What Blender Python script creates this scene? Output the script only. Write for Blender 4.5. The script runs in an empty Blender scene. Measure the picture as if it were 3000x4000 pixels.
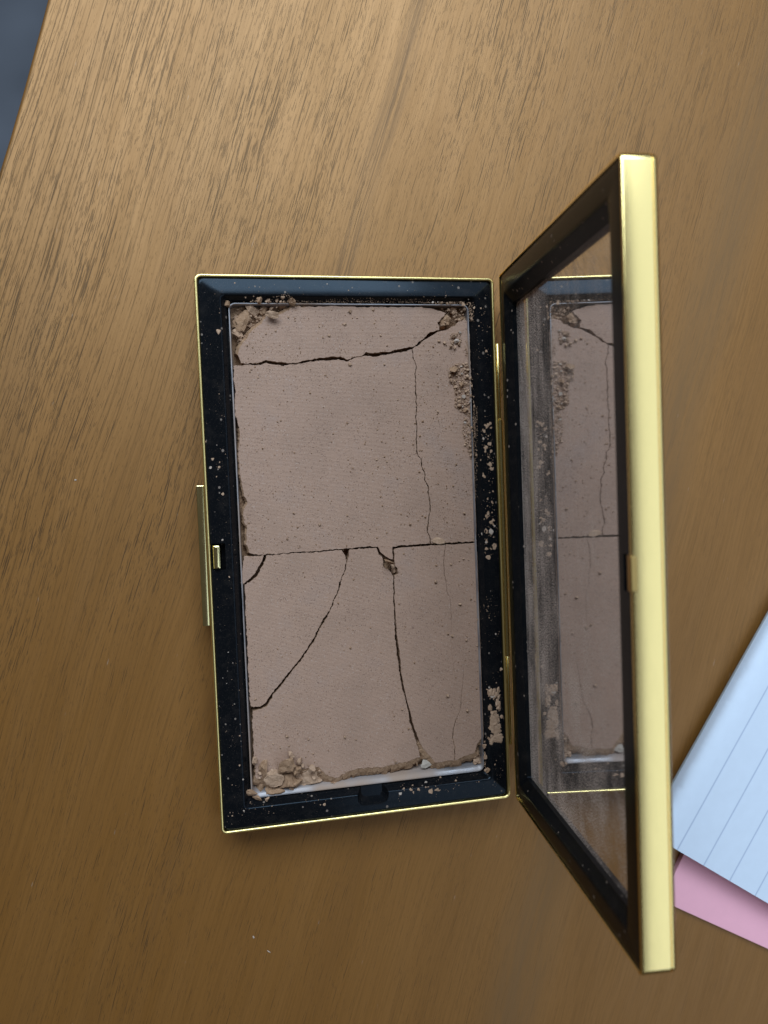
import bpy, bmesh, math, random
from mathutils import Vector, Matrix, noise
from mathutils.geometry import delaunay_2d_cdt

S = bpy.context.scene
COL = S.collection
MM = 0.001
HB = 9.0                      # height of the compact's rim above the table, mm
W, L = 70.0, 126.1            # the compact's base, mm
rng = random.Random(11)

# ------------------------------------------------------------------ camera
cam = bpy.data.cameras.new("camera")
cam.sensor_fit = 'HORIZONTAL'
cam.sensor_width = 30.0
cam.lens = 30.443
cam.clip_start = 0.005
cam.clip_end = 20
cam.dof.use_dof = True
cam.dof.focus_distance = 0.186
cam.dof.aperture_fstop = 19.0
camo = bpy.data.objects.new("camera", cam)
COL.objects.link(camo)
right = Vector((0.977827, -0.039168, 0.205721))
down = Vector((-0.047031, -0.998333, 0.033469))
fwd = Vector((0.204067, -0.042402, -0.978038))
cm = Matrix((right, -down, -fwd)).transposed().to_4x4()
cm.translation = Vector((3.4817, 79.0843, 179.1932 + HB)) * MM
camo.matrix_world = cm
S.camera = camo

# ------------------------------------------------------------------ light
world = bpy.data.worlds.new("World")
S.world = world
world.use_nodes = True
bg = world.node_tree.nodes["Background"]
bg.inputs[0].default_value = (1.0, 0.90, 0.78, 1)
bg.inputs[1].default_value = 0.06

def area(name, loc, target, sx, sy, radiance, color):
    d = bpy.data.lights.new(name, 'AREA')
    d.shape = 'RECTANGLE'
    d.size, d.size_y = sx, sy
    d.energy = radiance * sx * sy * math.pi
    d.color = color
    o = bpy.data.objects.new(name, d)
    o.location = loc
    o.rotation_euler = (Vector(target) - Vector(loc)).to_track_quat('-Z', 'Y').to_euler()
    COL.objects.link(o)
    return o

area("window_light", (-0.13, 0.68, 0.64), (-0.02, 0.14, 0), 0.80, 0.46, 8.7, (0.70, 0.86, 1.0))
area("ceiling_light", (0.50, 0.0, 0.88), (0.10, 0.0, 0), 1.9, 0.66, 1.18, (0.66, 0.82, 1.0))

S.view_settings.view_transform = 'Standard'
S.view_settings.look = 'None'
S.view_settings.exposure = 0.07
S.view_settings.gamma = 1
S.cycles.max_bounces = 10
S.cycles.caustics_reflective = False
S.cycles.caustics_refractive = False
CAKE = {"A":[[9.51,106.66],[8.74,108.37],[9.29,109.83],[10.08,111.29],[11.36,112.62],[12.02,113.96],[13.41,114.94],[14.41,115.67],[15.46,117.14],[16.71,117.88],[18.05,117.52],[19.42,117.9],[21.71,119.38],[25.44,119.41],[30.98,119.57],[35.55,119.47],[36.11,119.48],[43.33,119.48],[49.09,119.44],[54.39,119.34],[55.96,118.72],[58.35,118.09],[56.95,116.55],[55.99,115.78],[56.48,114.75],[56.46,114.04],[54.71,113.73],[53.34,112.83],[52.23,111.69],[51.15,111.18],[50.32,110.29],[48.46,109.91],[45.81,109.54],[44.48,109.04],[41.87,108.8],[39.79,108.81],[38.5,108.95],[37.44,108.2],[35.63,107.83],[34.06,107.09],[32.26,107.98],[29.97,107.87],[27.44,107.64],[24.41,107.16],[22.39,106.68],[19.9,106.5],[18.67,106.71],[16.95,106.85],[15.01,107.23],[13.52,106.68],[11.07,106.45]],"B":[[7.67,106.04],[10.09,106.12],[12.52,106.19],[13.99,106.3],[14.98,106.66],[16.19,106.26],[18.89,105.99],[21.12,106.17],[23.63,106.52],[25.65,106.93],[28.17,107.01],[30.96,107.11],[32.03,107.18],[34.05,106.76],[36.14,107.75],[38.21,108.17],[40.53,107.93],[42.89,108.27],[45.78,108.76],[48.43,109.23],[49.55,109.71],[49.66,109.14],[49.71,107.1],[50.31,105.57],[50.1,103.53],[50.08,100.97],[50.04,98.41],[50.09,96.36],[49.86,93.8],[50.02,90.97],[49.77,88.14],[49.81,85.57],[49.78,86.11],[49.79,85.08],[50.03,84.3],[50.79,83.24],[50.86,81.69],[51.47,80.12],[51.41,78.57],[52.29,76.98],[52.31,75.42],[52.44,73.86],[52.58,72.03],[52.34,69.96],[51.96,68.42],[51.67,65.83],[52.21,64.5],[52.3,63.14],[46.89,63.05],[43.18,62.89],[38.97,62.97],[37.16,63.31],[32.49,63.11],[30.68,62.98],[28.07,62.95],[23.99,62.81],[20.47,62.88],[17.96,62.78],[14.23,62.77],[11.52,62.78],[10.3,62.95],[9.34,63.45],[9.16,64.83],[8.5,65.32],[8.86,66.34],[8.82,68.08],[9.12,69.3],[8.45,70.58],[8.27,72.07],[8.57,73.3],[9.38,74.99],[8.72,76.51],[8.57,78.49],[8.38,79.73],[7.99,81.72],[7.98,84.18],[7.82,85.91],[8.32,88.84],[8.33,91.76],[7.63,94.72],[7.65,97.89],[7.93,100.33],[7.64,102.78]],"C":[[49.72,109.7],[51.13,110.62],[52.77,111.76],[54.13,112.53],[56.31,113.68],[58.48,114.34],[60.4,115.14],[61.25,116.15],[63.16,116.52],[63.7,116.26],[64.02,113.73],[64.02,108.56],[64.05,103.37],[64.0,98.18],[63.68,92.97],[63.9,87.75],[64.19,88.29],[64.35,84.88],[64.07,80.96],[64.34,77.02],[64.19,70.45],[64.22,65.96],[63.97,62.99],[60.4,62.98],[56.17,63.05],[52.79,63.08],[52.48,63.13],[52.39,64.49],[51.85,65.82],[52.14,68.41],[52.52,69.95],[52.76,72.02],[52.61,73.85],[52.48,75.41],[52.46,76.97],[51.59,78.56],[51.64,80.11],[51.04,81.68],[50.96,83.24],[50.2,84.29],[49.97,85.07],[49.95,86.11],[49.98,85.56],[49.95,88.14],[50.19,90.96],[50.04,93.79],[50.27,96.35],[50.21,98.41],[50.26,100.97],[50.28,103.52],[50.49,105.57],[49.89,107.1],[49.83,109.14]],"D":[[8.08,62.61],[10.53,62.54],[12.57,62.54],[12.15,61.42],[11.34,60.02],[10.47,58.65],[9.19,57.46],[7.87,56.4],[7.11,56.37],[7.28,58.48],[7.75,60.69]],"E":[[13.23,62.5],[15.46,62.5],[19.2,62.53],[23.98,62.5],[28.06,62.65],[30.61,62.63],[31.11,62.22],[31.58,61.02],[31.68,59.73],[31.44,58.98],[30.69,56.98],[29.97,55.24],[29.38,53.49],[28.26,51.27],[27.41,49.28],[26.63,47.7],[26.56,47.84],[25.59,46.63],[24.68,45.17],[23.31,42.73],[21.68,40.31],[19.81,38.04],[17.69,35.56],[15.57,33.2],[14.0,31.57],[12.43,29.77],[11.06,28.1],[9.92,27.7],[8.0,27.77],[7.93,31.64],[7.92,36.68],[7.9,41.71],[7.89,46.72],[7.92,50.7],[7.94,53.2],[7.95,56.07],[8.39,55.99],[9.88,57.01],[11.17,58.28],[11.97,59.73],[12.76,61.23]],"F":[[32.73,62.69],[36.36,62.71],[39.09,62.71],[39.49,61.58],[40.39,60.44],[40.57,59.58],[40.4,58.04],[41.9,57.3],[42.78,56.21],[42.74,53.88],[42.75,52.07],[42.71,49.73],[42.7,47.65],[42.57,45.58],[42.71,43.22],[42.67,45.45],[42.72,43.06],[42.78,40.67],[42.8,37.99],[43.19,35.56],[43.4,33.15],[43.59,30.44],[44.11,27.99],[44.62,25.53],[45.15,23.37],[45.48,20.93],[46.0,18.46],[46.83,15.95],[47.35,13.46],[47.73,11.24],[44.47,10.61],[41.4,10.44],[38.34,9.95],[34.74,10.37],[31.74,10.27],[28.74,9.57],[27.58,8.78],[25.53,9.28],[24.54,10.18],[23.32,11.62],[21.81,12.18],[20.26,11.71],[18.5,12.05],[17.21,11.55],[14.93,11.43],[13.16,11.0],[11.37,10.19],[10.41,11.07],[9.02,10.59],[8.46,10.79],[8.35,13.86],[8.22,16.42],[8.26,21.49],[8.34,26.67],[9.93,26.74],[11.5,27.35],[12.87,29.14],[14.46,31.12],[15.98,32.81],[18.15,35.26],[20.28,37.72],[22.15,40.01],[23.73,42.44],[25.05,44.89],[26.14,46.34],[26.95,47.53],[27.79,49.15],[28.64,51.14],[29.71,53.37],[30.3,55.14],[31.02,56.89],[31.81,59.21],[32.01,60.23]],"K":[[43.47,62.38],[46.87,62.48],[52.23,62.57],[56.08,62.66],[55.57,59.6],[55.43,55.67],[55.91,53.8],[56.08,50.89],[56.73,49.79],[56.91,47.14],[56.9,43.17],[56.85,41.96],[56.78,36.51],[57.16,31.31],[57.18,31.31],[56.81,36.51],[56.89,41.95],[56.96,43.17],[56.98,47.13],[56.81,49.79],[56.17,50.88],[56.01,53.79],[55.55,55.66],[55.7,59.59],[56.23,62.66],[57.65,62.52],[63.41,62.6],[63.96,62.7],[64.08,60.42],[64.18,57.24],[64.64,54.55],[64.59,49.24],[64.68,43.91],[64.67,45.0],[64.72,41.95],[64.71,38.9],[64.64,35.23],[64.84,32.77],[64.78,26.64],[64.94,22.01],[64.98,17.69],[64.7,15.25],[63.38,14.16],[62.38,13.03],[61.67,10.95],[58.79,10.35],[57.03,9.63],[56.51,9.57],[56.78,12.73],[56.23,15.24],[56.46,17.35],[57.32,19.71],[58.33,21.75],[58.73,24.15],[58.96,26.58],[59.37,29.28],[59.63,32.31],[59.56,32.32],[59.28,29.29],[58.86,26.59],[58.6,24.17],[58.19,21.76],[57.16,19.73],[56.28,17.37],[56.04,15.26],[56.56,12.75],[56.28,9.59],[54.67,9.75],[52.48,9.54],[51.54,9.64],[50.36,11.3],[48.73,13.31],[47.87,15.08],[47.07,17.59],[46.25,20.09],[45.88,22.54],[45.21,24.99],[44.7,27.45],[44.33,29.89],[43.97,32.32],[43.88,34.72],[43.69,37.43],[43.37,40.15],[43.19,42.55],[43.19,44.81],[43.09,43.2],[43.07,45.54],[43.07,48.15],[43.07,50.75],[43.12,53.34],[43.19,55.93],[43.92,56.27],[43.97,57.56],[43.4,58.51],[43.37,59.8],[43.36,62.13]],"G":[[39.44,62.95],[42.97,62.9],[42.91,61.38],[43.0,59.77],[42.01,60.07],[41.04,60.77],[40.02,61.73]]}
RAIL_R = [[65.89,87.88,0.62],[67.49,86.53,1.12],[67.84,84.7,0.85],[65.16,82.7,0.62],[67.59,81.58,1.0],[67.04,77.56,0.4],[66.47,73.27,0.55],[66.41,71.58,0.4],[67.59,69.95,0.45],[67.24,67.61,1.3],[68.17,66.65,0.7],[67.16,65.38,1.4],[64.94,64.85,0.8],[65.69,62.84,0.75],[65.77,61.26,1.0],[66.11,59.14,1.35],[64.87,47.5,0.35],[65.38,46.14,0.4],[65.87,44.39,0.35],[67.52,40.28,0.5],[67.45,108.76,0.75],[66.32,118.9,0.6],[67.89,113.39,0.3],[65.76,114.67,0.4],[63.56,121.17,0.45],[65.89,87.85,0.75],[67.21,86.51,0.85],[66.33,84.72,0.65],[67.1,83.4,0.6],[68.6,31.32,1.03],[66.0,25.16,1.43],[65.85,20.9,1.6],[66.4,18.4,1.43],[68.36,19.73,1.03],[65.29,27.36,0.57],[67.22,23.51,0.86],[66.04,8.16,0.51]]
RAIL_T = [[57.83,121.76,0.4],[52.4,121.5,0.35],[34.55,122.77,0.37],[59.65,124.31,0.25],[48.53,122.92,0.25],[8.84,124.17,0.45],[29.67,124.24,0.45],[22.17,125.26,0.3],[11.09,121.19,0.65],[12.89,121.33,0.45],[17.36,121.25,0.35],[34.5,122.77,0.3],[23.31,123.26,0.25]]
RAIL_B = [[42.11,4.02,0.97],[43.05,4.95,0.74],[45.35,5.28,0.57],[48.73,5.47,0.86],[49.58,3.55,1.54],[51.13,3.82,1.14],[52.6,5.92,0.68],[56.15,5.19,0.74],[61.79,4.52,0.46],[23.89,3.58,1.0],[5.34,4.4,0.45],[6.74,5.49,0.45],[10.12,4.05,0.45],[11.23,4.03,0.35],[2.74,3.47,0.55]]
RAIL_L = [[4.86,15.03,0.55],[5.44,11.7,0.5],[3.54,41.2,0.35],[5.18,21.88,0.45],[2.84,34.08,0.25],[2.06,35.39,0.25],[5.54,32.33,0.3],[4.77,113.25,1.2],[2.14,85.05,0.85],[3.65,84.27,0.45],[3.52,83.19,0.75],[2.78,81.03,0.4],[4.02,77.09,0.85],[3.42,66.76,0.6],[0.79,88.96,0.35],[4.58,58.36,0.5],[1.58,83.13,0.65]]
LOOSE = [[53.24,53.71,1.05],[59.16,47.9,0.9],[55.89,41.0,0.8],[56.97,40.39,0.7],[63.57,43.86,0.7],[61.07,70.07,0.8],[47.49,67.99,0.7],[60.53,59.04,0.6],[57.34,57.79,0.55],[59.41,58.45,0.45],[61.75,58.71,0.37],[39.94,83.73,0.55],[42.4,83.14,0.45],[34.17,81.89,0.55],[61.8,86.53,0.65],[47.92,62.13,0.55],[32.3,70.92,0.5],[55.27,25.86,0.91],[60.15,21.57,0.97],[55.84,40.98,0.63],[56.91,40.44,0.57],[60.46,38.94,0.63],[63.65,43.86,0.63],[63.25,37.34,0.46],[29.55,18.41,0.8],[43.75,23.51,0.57],[41.72,22.21,0.51],[41.73,11.07,0.74],[16.06,19.89,0.95],[20.95,18.72,0.6],[29.54,18.45,0.75],[12.74,18.46,0.5],[14.32,17.52,0.55],[16.34,17.68,0.5],[9.13,29.38,0.6],[21.94,15.13,0.45],[20.61,117.04,0.6],[22.19,116.19,0.5],[33.59,115.35,0.7],[29.93,112.85,0.65],[27.62,114.84,0.5],[28.4,112.36,0.5],[17.51,113.84,0.55],[15.4,113.23,0.55],[34.48,106.08,0.9],[11.74,105.17,0.5],[25.19,105.04,0.45],[28.66,103.64,0.5],[10.7,101.03,0.45],[13.12,103.32,0.45],[33.64,115.35,0.75],[42.03,112.84,0.6],[40.08,112.72,0.45],[36.64,116.85,0.55],[35.04,118.35,1.2],[40.58,118.63,0.9],[34.41,106.21,0.95],[42.66,106.02,0.65],[56.23,111.42,0.9],[57.69,111.03,0.9],[45.61,97.72,0.5],[55.33,94.71,0.6],[51.45,98.39,0.4],[19.87,72.02,0.65],[25.78,69.09,0.75],[18.11,66.09,0.7],[11.99,86.51,0.45],[32.37,70.79,0.5]]
HEAPS = {"TL":[[8.3,119.71],[11.71,120.46],[16.09,120.74],[20.56,122.0],[22.22,120.55],[20.43,119.06],[17.45,118.31],[14.43,116.34],[11.65,113.9],[9.55,110.26],[8.43,112.21],[8.37,116.08]],"TR":[[54.34,120.3],[59.71,120.72],[64.84,120.37],[64.94,115.74],[63.21,116.63],[60.9,116.63],[56.82,115.21],[56.19,116.23],[59.08,118.28]],"RH":[[58.17,104.68],[60.52,106.21],[63.24,106.32],[63.99,100.74],[64.04,94.5],[63.31,93.22],[60.91,94.57],[59.48,96.15],[59.73,99.51],[58.75,102.1]],"RS":[[59.16,113.16],[61.89,113.93],[62.07,111.61],[60.64,109.56],[58.9,109.82]],"RE":[[63.81,95.55],[64.9,95.53],[64.58,82.75],[64.23,73.08],[63.9,73.1],[63.48,82.78]],"TE":[[21.03,120.41],[31.04,120.99],[38.69,121.18],[54.37,121.06],[54.33,120.04],[38.64,119.93],[21.0,119.68]],"BR":[[62.23,11.61],[63.93,14.5],[63.82,6.8],[61.46,7.85]],"BL":[[8.03,13.49],[9.82,14.81],[17.77,13.39],[24.05,11.64],[24.66,7.94],[15.45,6.73],[9.44,6.45],[7.79,8.44]],"RT":[[61.82,93.51],[64.14,93.46],[64.45,83.01],[63.08,83.06],[61.26,89.37]],"UP":[[62.87,114.96],[63.69,114.96],[63.67,106.96],[62.72,106.97]]}
CHUNKS = {"tl":[[9.95,116.33,3.25,4.74,-25],[12.61,119.13,2.37,3.5,25],[14.98,118.78,1.62,2.5,8],[18.4,117.7,2.2,1.55,-35],[14.09,117.03,1.87,1.25,0],[19.59,119.6,2.37,1.55,-5],[21.35,120.42,2.0,1.55,-30],[9.44,113.18,2.75,1.75,-40],[6.88,119.94,1.25,1.5,0],[14.0,120.24,1.25,1.5,20],[17.15,117.09,2.75,1.75,-10]],"tr":[[57.94,116.62,3.75,2.5,-12],[60.71,118.81,2.0,1.5,-20],[63.3,119.33,1.5,1.75,10],[62.27,116.89,2.0,1.0,20],[57.49,115.33,1.75,1.25,0]],"rh":[[59.38,104.54,2.75,2.25,-20],[61.41,100.9,1.5,1.5,0],[60.69,96.13,1.75,1.5,10],[62.14,94.8,1.5,1.37,40],[61.91,98.05,0.9,0.85,0]],"bl":[[10.34,12.72,2.37,4.99,-18],[8.41,15.48,1.15,1.6,-10],[9.51,7.92,2.12,3.0,-8],[7.03,7.97,2.87,1.5,-32],[12.72,10.14,3.5,3.25,-20],[12.73,7.45,4.24,1.75,-8],[15.15,13.95,3.75,2.75,30],[16.73,15.56,1.25,1.75,0],[15.9,11.1,2.0,1.12,-8],[17.94,11.7,2.12,1.75,20],[18.6,14.07,1.25,1.87,-15],[26.17,7.11,3.12,1.0,3],[8.57,6.51,2.25,1.0,-15],[20.89,9.43,5.74,4.49,10],[15.57,9.42,3.37,3.0,15],[17.67,8.39,2.37,2.12,-8]],"bc":[[49.28,9.55,2.57,2.28,20],[62.75,8.31,2.28,2.28,0],[62.83,10.46,1.43,2.0,0],[64.29,6.75,1.31,1.31,0],[26.81,7.09,1.71,0.86,0]],"cr":[[41.83,59.3,2.62,0.7,-22],[41.36,58.53,1.55,1.55,0],[43.09,57.13,1.55,2.1,0],[54.35,63.67,3.0,1.5,-10]]}
NOTCH = [[31.95,6.4],[39.11,5.84],[37.79,3.0],[32.58,3.65],[35.62,1.33]]
STREAK = [[54.58,193.29],[52.21,182.11],[48.61,169.02],[45.17,159.65],[40.78,145.48],[36.39,130.99]]

# ------------------------------------------------------------------ materials
class NT:
    def __init__(s, name):
        s.m = bpy.data.materials.new(name)
        s.m.use_nodes = True
        s.t = s.m.node_tree
        s.b = s.t.nodes["Principled BSDF"]
        s.out = s.t.nodes["Material Output"]
    def n(s, typ, **kw):
        x = s.t.nodes.new(typ)
        for k, v in kw.items():
            if k in x.inputs.keys():
                x.inputs[k].default_value = v
            else:
                setattr(x, k, v)
        return x
    def l(s, a, b):
        s.t.links.new(a, b)
    def math(s, op, a, b=None, c=None, clamp=False):
        x = s.t.nodes.new('ShaderNodeMath')
        x.operation = op
        x.use_clamp = clamp
        for i, v in enumerate((a, b, c)):
            if v is None: continue
            if isinstance(v, (int, float)): x.inputs[i].default_value = v
            else: s.l(v, x.inputs[i])
        return x.outputs[0]
    def ramp(s, fac, stops, interp='LINEAR'):
        x = s.t.nodes.new('ShaderNodeValToRGB')
        x.color_ramp.interpolation = interp
        el = x.color_ramp.elements
        while len(el) < len(stops): el.new(0.5)
        for e, (p, c) in zip(el, stops):
            e.position = p
            e.color = (c, c, c, 1) if isinstance(c, (int, float)) else (*c, 1)
        s.l(fac, x.inputs[0])
        return x.outputs[0]
    def mix(s, fac, a, b, blend='MIX'):
        x = s.t.nodes.new('ShaderNodeMix')
        x.data_type = 'RGBA'
        x.blend_type = blend
        for sock, v in ((x.inputs[0], fac), (x.inputs[6], a), (x.inputs[7], b)):
            if isinstance(v, (int, float)): sock.default_value = v
            elif isinstance(v, tuple): sock.default_value = (*v, 1)
            else: s.l(v, sock)
        return x.outputs[2]
    def pos(s, scale=(1, 1, 1), rot=(0, 0, 0), loc=(0, 0, 0)):
        g = s.t.nodes.new('ShaderNodeNewGeometry')
        mp = s.t.nodes.new('ShaderNodeMapping')
        mp.vector_type = 'TEXTURE' if False else 'POINT'
        mp.inputs['Location'].default_value = loc
        mp.inputs['Rotation'].default_value = rot
        mp.inputs['Scale'].default_value = scale
        s.l(g.outputs['Position'], mp.inputs[0])
        return mp.outputs[0]
    def noise(s, vec, scale=1, detail=2, rough=0.5, dist=0):
        x = s.n('ShaderNodeTexNoise', Scale=scale, Detail=detail, Roughness=rough, Distortion=dist)
        s.l(vec, x.inputs['Vector'])
        return x.outputs[0]
    def bump(s, h, strength=0.3, dist=0.0002, prev=None):
        x = s.n('ShaderNodeBump', Strength=strength, Distance=dist)
        s.l(h, x.inputs['Height'])
        if prev is not None: s.l(prev, x.inputs['Normal'])
        return x.outputs[0]

def set_b(nt, **kw):
    for k, v in kw.items():
        k = {'rough': 'Roughness', 'metal': 'Metallic', 'color': 'Base Color', 'coat': 'Coat Weight',
             'coat_rough': 'Coat Roughness', 'spec': 'Specular IOR Level', 'trans': 'Transmission Weight', 'alpha': 'Alpha'}[k]
        if isinstance(v, tuple): v = (*v, 1)
        nt.b.inputs[k].default_value = v

# --- table wood: coordinates turned so that local y runs with the grain
def wood_material():
    t = NT("walnut_veneer")
    ang = math.atan2(0.32, 0.947)
    base = t.pos((1000, 1000, 1000), (0, 0, ang))             # mm, y along grain
    sep = t.n('ShaderNodeSeparateXYZ'); t.l(base, sep.inputs[0])
    X, Y = sep.outputs[0], sep.outputs[1]
    # slow sideways wander of the grain
    wc = t.n('ShaderNodeCombineXYZ')
    t.l(t.math('MULTIPLY', X, 0.02), wc.inputs[0]); t.l(t.math('MULTIPLY', Y, 0.012), wc.inputs[1])
    wn = t.noise(wc.outputs[0], 1, 2, .5)
    Xw = t.math('ADD', X, t.math('MULTIPLY', t.math('SUBTRACT', wn, 0.5), 5))
    def vec(sx, sy, z=0.0):
        c = t.n('ShaderNodeCombineXYZ')
        t.l(t.math('MULTIPLY', Xw, sx), c.inputs[0]); t.l(t.math('MULTIPLY', Y, sy), c.inputs[1])
        c.inputs[2].default_value = z
        return c.outputs[0]
    bands = t.noise(vec(0.05, 0.0035, 3.1), 1, 2, .5)            # broad colour bands
    fine = t.noise(vec(2.2, 0.035, 9.0), 1, 3, .6)               # fine fibre
    col = t.ramp(bands, [(0.25, (0.150, 0.060, 0.0100)), (0.45, (0.177, 0.072, 0.0125)), (0.58, (0.190, 0.079, 0.015)), (0.75, (0.165, 0.069, 0.0145))])
    col = t.mix(t.ramp(fine, [(0.32, 0.28), (0.58, 0.0)]), col, (0.085, 0.037, 0.009))
    def shift(v, a):
        q = t.n('ShaderNodeVectorMath', operation='ADD'); t.l(v, q.inputs[0]); q.inputs[1].default_value = a
        return q.outputs[0]
    # growth lines: thin, unevenly spaced, fading in and out
    def glines(k, width, seed):
        v = t.n('ShaderNodeTexVoronoi', Scale=1.0, Randomness=0.95)
        v.voronoi_dimensions = '1D'; v.feature = 'DISTANCE_TO_EDGE'
        w = t.noise(vec(0.03, 0.011, seed), 1, 3, .55)
        t.l(t.math('MULTIPLY', t.math('ADD', Xw, t.math('MULTIPLY', w, 5.0)), k), v.inputs['W'])
        br = t.math('MULTIPLY', t.ramp(t.noise(vec(0.55, 0.022, seed + 2), 1, 2, .55), [(0.36, 0.0), (0.54, 1.0)]), t.ramp(t.math('DIVIDE', t.math('ADD', Y, 100.0), 300.0), [(0.25, 0.35), (0.72, 1.0)]))
        return t.math('MULTIPLY', t.ramp(v.outputs['Distance'], [(0.0, 1.0), (width, 0.0)]), br)
    left = t.ramp(t.math('DIVIDE', t.math('ADD', X, 110.0), 140.0), [(0.25, 1.0), (0.80, 0.30), (1.0, 0.15)])
    lm = t.math('MAXIMUM', glines(0.42, 0.085, 1.3), t.math('MULTIPLY', glines(0.9, 0.15, 6.3), 0.7))
    col = t.mix(t.math('MULTIPLY', t.math('MULTIPLY', lm, left), 0.80), col, (0.036, 0.018, 0.009))
    # pores: short thin dark dashes along the grain, gathered in clusters
    clus = t.ramp(t.noise(vec(0.085, 0.014, 7.7), 1, 3, .55), [(0.34, 0.50), (0.62, 1.0)])
    clus = t.math('MULTIPLY', clus, t.ramp(t.math('DIVIDE', t.math('ADD', Y, 100.0), 300.0), [(0.30, 0.62), (0.75, 1.0)]))
    def dashes(sx, sy, r0, seed):
        v = t.n('ShaderNodeTexVoronoi', Scale=1.0, Randomness=1.0)
        v.voronoi_dimensions = '2D'
        t.l(shift(vec(sx, sy), (seed, seed * 1.7, 0)), v.inputs['Vector'])
        c = t.n('ShaderNodeSeparateColor'); t.l(v.outputs['Color'], c.inputs[0])
        r = t.math('MULTIPLY', t.math('MULTIPLY', c.outputs[0], clus), r0)
        return t.math('MULTIPLY', t.math('SUBTRACT', r, v.outputs['Distance']), 9.0, clamp=True)
    pores = t.math('MAXIMUM', dashes(2.3, 0.050, 0.38, 3.0), t.math('MULTIPLY', dashes(3.4, 0.14, 0.40, 8.0), 0.85))
    quiet = t.ramp(t.math('DIVIDE', t.math('ADD', X, 110.0), 260.0), [(0.55, 1.0), (0.82, 0.35)])
    pores = t.math('MAXIMUM', pores, t.math('MULTIPLY', dashes(3.0, 0.30, 0.36, 15.0), 0.75))
    pores = t.math('MULTIPLY', pores, quiet)
    col = t.mix(t.math('MULTIPLY', pores, 0.85), col, (0.020, 0.013, 0.010))
    # one dark figure streak and a grey brown band, both following the grain
    sx = (48.6 * math.cos(ang) - 169.0 * math.sin(ang))
    d = t.math('ABSOLUTE', t.math('SUBTRACT', t.math('ADD', X, t.math('MULTIPLY', t.math('SUBTRACT', wn, 0.5), 5)), sx - 0.4))
    upper = t.ramp(t.math('DIVIDE', t.math('ADD', Y, 100.0), 300.0), [(0.35, 0.15), (0.70, 1.0)])
    st = t.math('MULTIPLY', t.ramp(t.math('DIVIDE', d, 8.0), [(0.0, 1.0), (0.22, 0.7), (0.42, 0.0)]), t.ramp(t.noise(vec(1.8, 0.03, 2.2), 1, 3, .6), [(0.40, 0.0), (0.58, 0.75)]))
    col = t.mix(t.math('MULTIPLY', st, upper), col, (0.066, 0.038, 0.024))
    sx2 = (150 * math.cos(ang) - 170.0 * math.sin(ang))
    d2 = t.math('ABSOLUTE', t.math('SUBTRACT', t.math('ADD', X, t.math('MULTIPLY', t.math('SUBTRACT', wn, 0.5), 8)), sx2))
    st2 = t.math('MULTIPLY', t.ramp(t.math('DIVIDE', d2, 20.0), [(0.0, 0.7), (0.2, 0.5), (0.5, 0.0)]), t.ramp(t.noise(vec(0.9, 0.05, 6.2), 1, 3, .6), [(0.3, 0.3), (0.62, 0.85)]))
    col = t.mix(st2, col, (0.125, 0.074, 0.036))
    # a few pale scuffs
    sc = t.noise(vec(1.5, 0.16, 12.0), 1, 2, .5)
    col = t.mix(t.ramp(sc, [(0.755, 0.0), (0.79, 0.35)]), col, (0.42, 0.36, 0.32))
    t.l(col, t.b.inputs['Base Color'])
    rgh = t.ramp(t.noise(vec(0.25, 0.03, 3.3), 1, 3, .5), [(0.3, 0.46), (0.7, 0.53)])
    t.l(rgh, t.b.inputs['Roughness'])
    # open pores, rings and the dark figure take less lacquer: they shine less
    dull = t.math('MAXIMUM', t.math('MULTIPLY', pores, 0.52), t.math('MAXIMUM', t.math('MULTIPLY', t.math('MULTIPLY', lm, left), 0.66), t.math('MAXIMUM', t.math('MULTIPLY', t.math('MULTIPLY', st, upper), 0.60), t.math('MULTIPLY', st2, 0.40))))
    dull = t.math('MAXIMUM', dull, t.ramp(fine, [(0.32, 0.17), (0.58, 0.0)]))
    t.l(t.math('SUBTRACT', 1.0, dull, clamp=True), t.b.inputs['Specular IOR Level'])
    h = t.math('SUBTRACT', t.math('MULTIPLY', fine, 0.35), t.math('ADD', pores, t.math('MULTIPLY', lm, 0.5)))
    t.l(t.bump(h, 0.20, 0.0001), t.b.inputs['Normal'])
    t.b.inputs['IOR'].default_value = 1.78                              # lacquered
    set_b(t, spec=1.0)
    t.b.inputs['Specular Tint'].default_value = (1.0, 0.60, 0.31, 1)     # the sheen of the fibres has the wood's own tint
    return t.m

def gold_material(name, rough, color, dull=0.35):
    t = NT(name)
    set_b(t, metal=1.0, color=color)
    n = t.noise(t.pos((900, 250, 900)), 1, 3, .6)
    t.l(t.ramp(n, [(0.3, rough * 0.95), (0.7, rough * 1.08)]), t.b.inputs['Roughness'])
    # faint dulling where it is handled
    m = t.noise(t.pos((140, 140, 140)), 1, 3, .6)
    t.l(t.mix(t.ramp(m, [(0.45, 0.0), (0.75, dull)]), color, tuple(c * 0.82 for c in color)), t.b.inputs['Base Color'])
    t.l(t.bump(t.noise(t.pos((1500, 1500, 1500)), 1, 2, .5), 0.03, 0.00005), t.b.inputs['Normal'])
    return t.m

def specks(t, scale, thr, z=0.0, soft=0.06):
    """mask of small irregular dust specks"""
    v = t.n('ShaderNodeTexVoronoi', Scale=1.0, Randomness=1.0)
    t.l(t.pos((scale, scale * 0.9, scale), loc=(z, z * 2, z)), v.inputs['Vector'])
    sepc = t.n('ShaderNodeSeparateColor'); t.l(v.outputs['Color'], sepc.inputs[0])
    r = t.math('MULTIPLY', t.math('POWER', sepc.outputs[0], 7.0), thr)      # few are large
    return t.math('LESS_THAN', v.outputs['Distance'], r)

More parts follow.
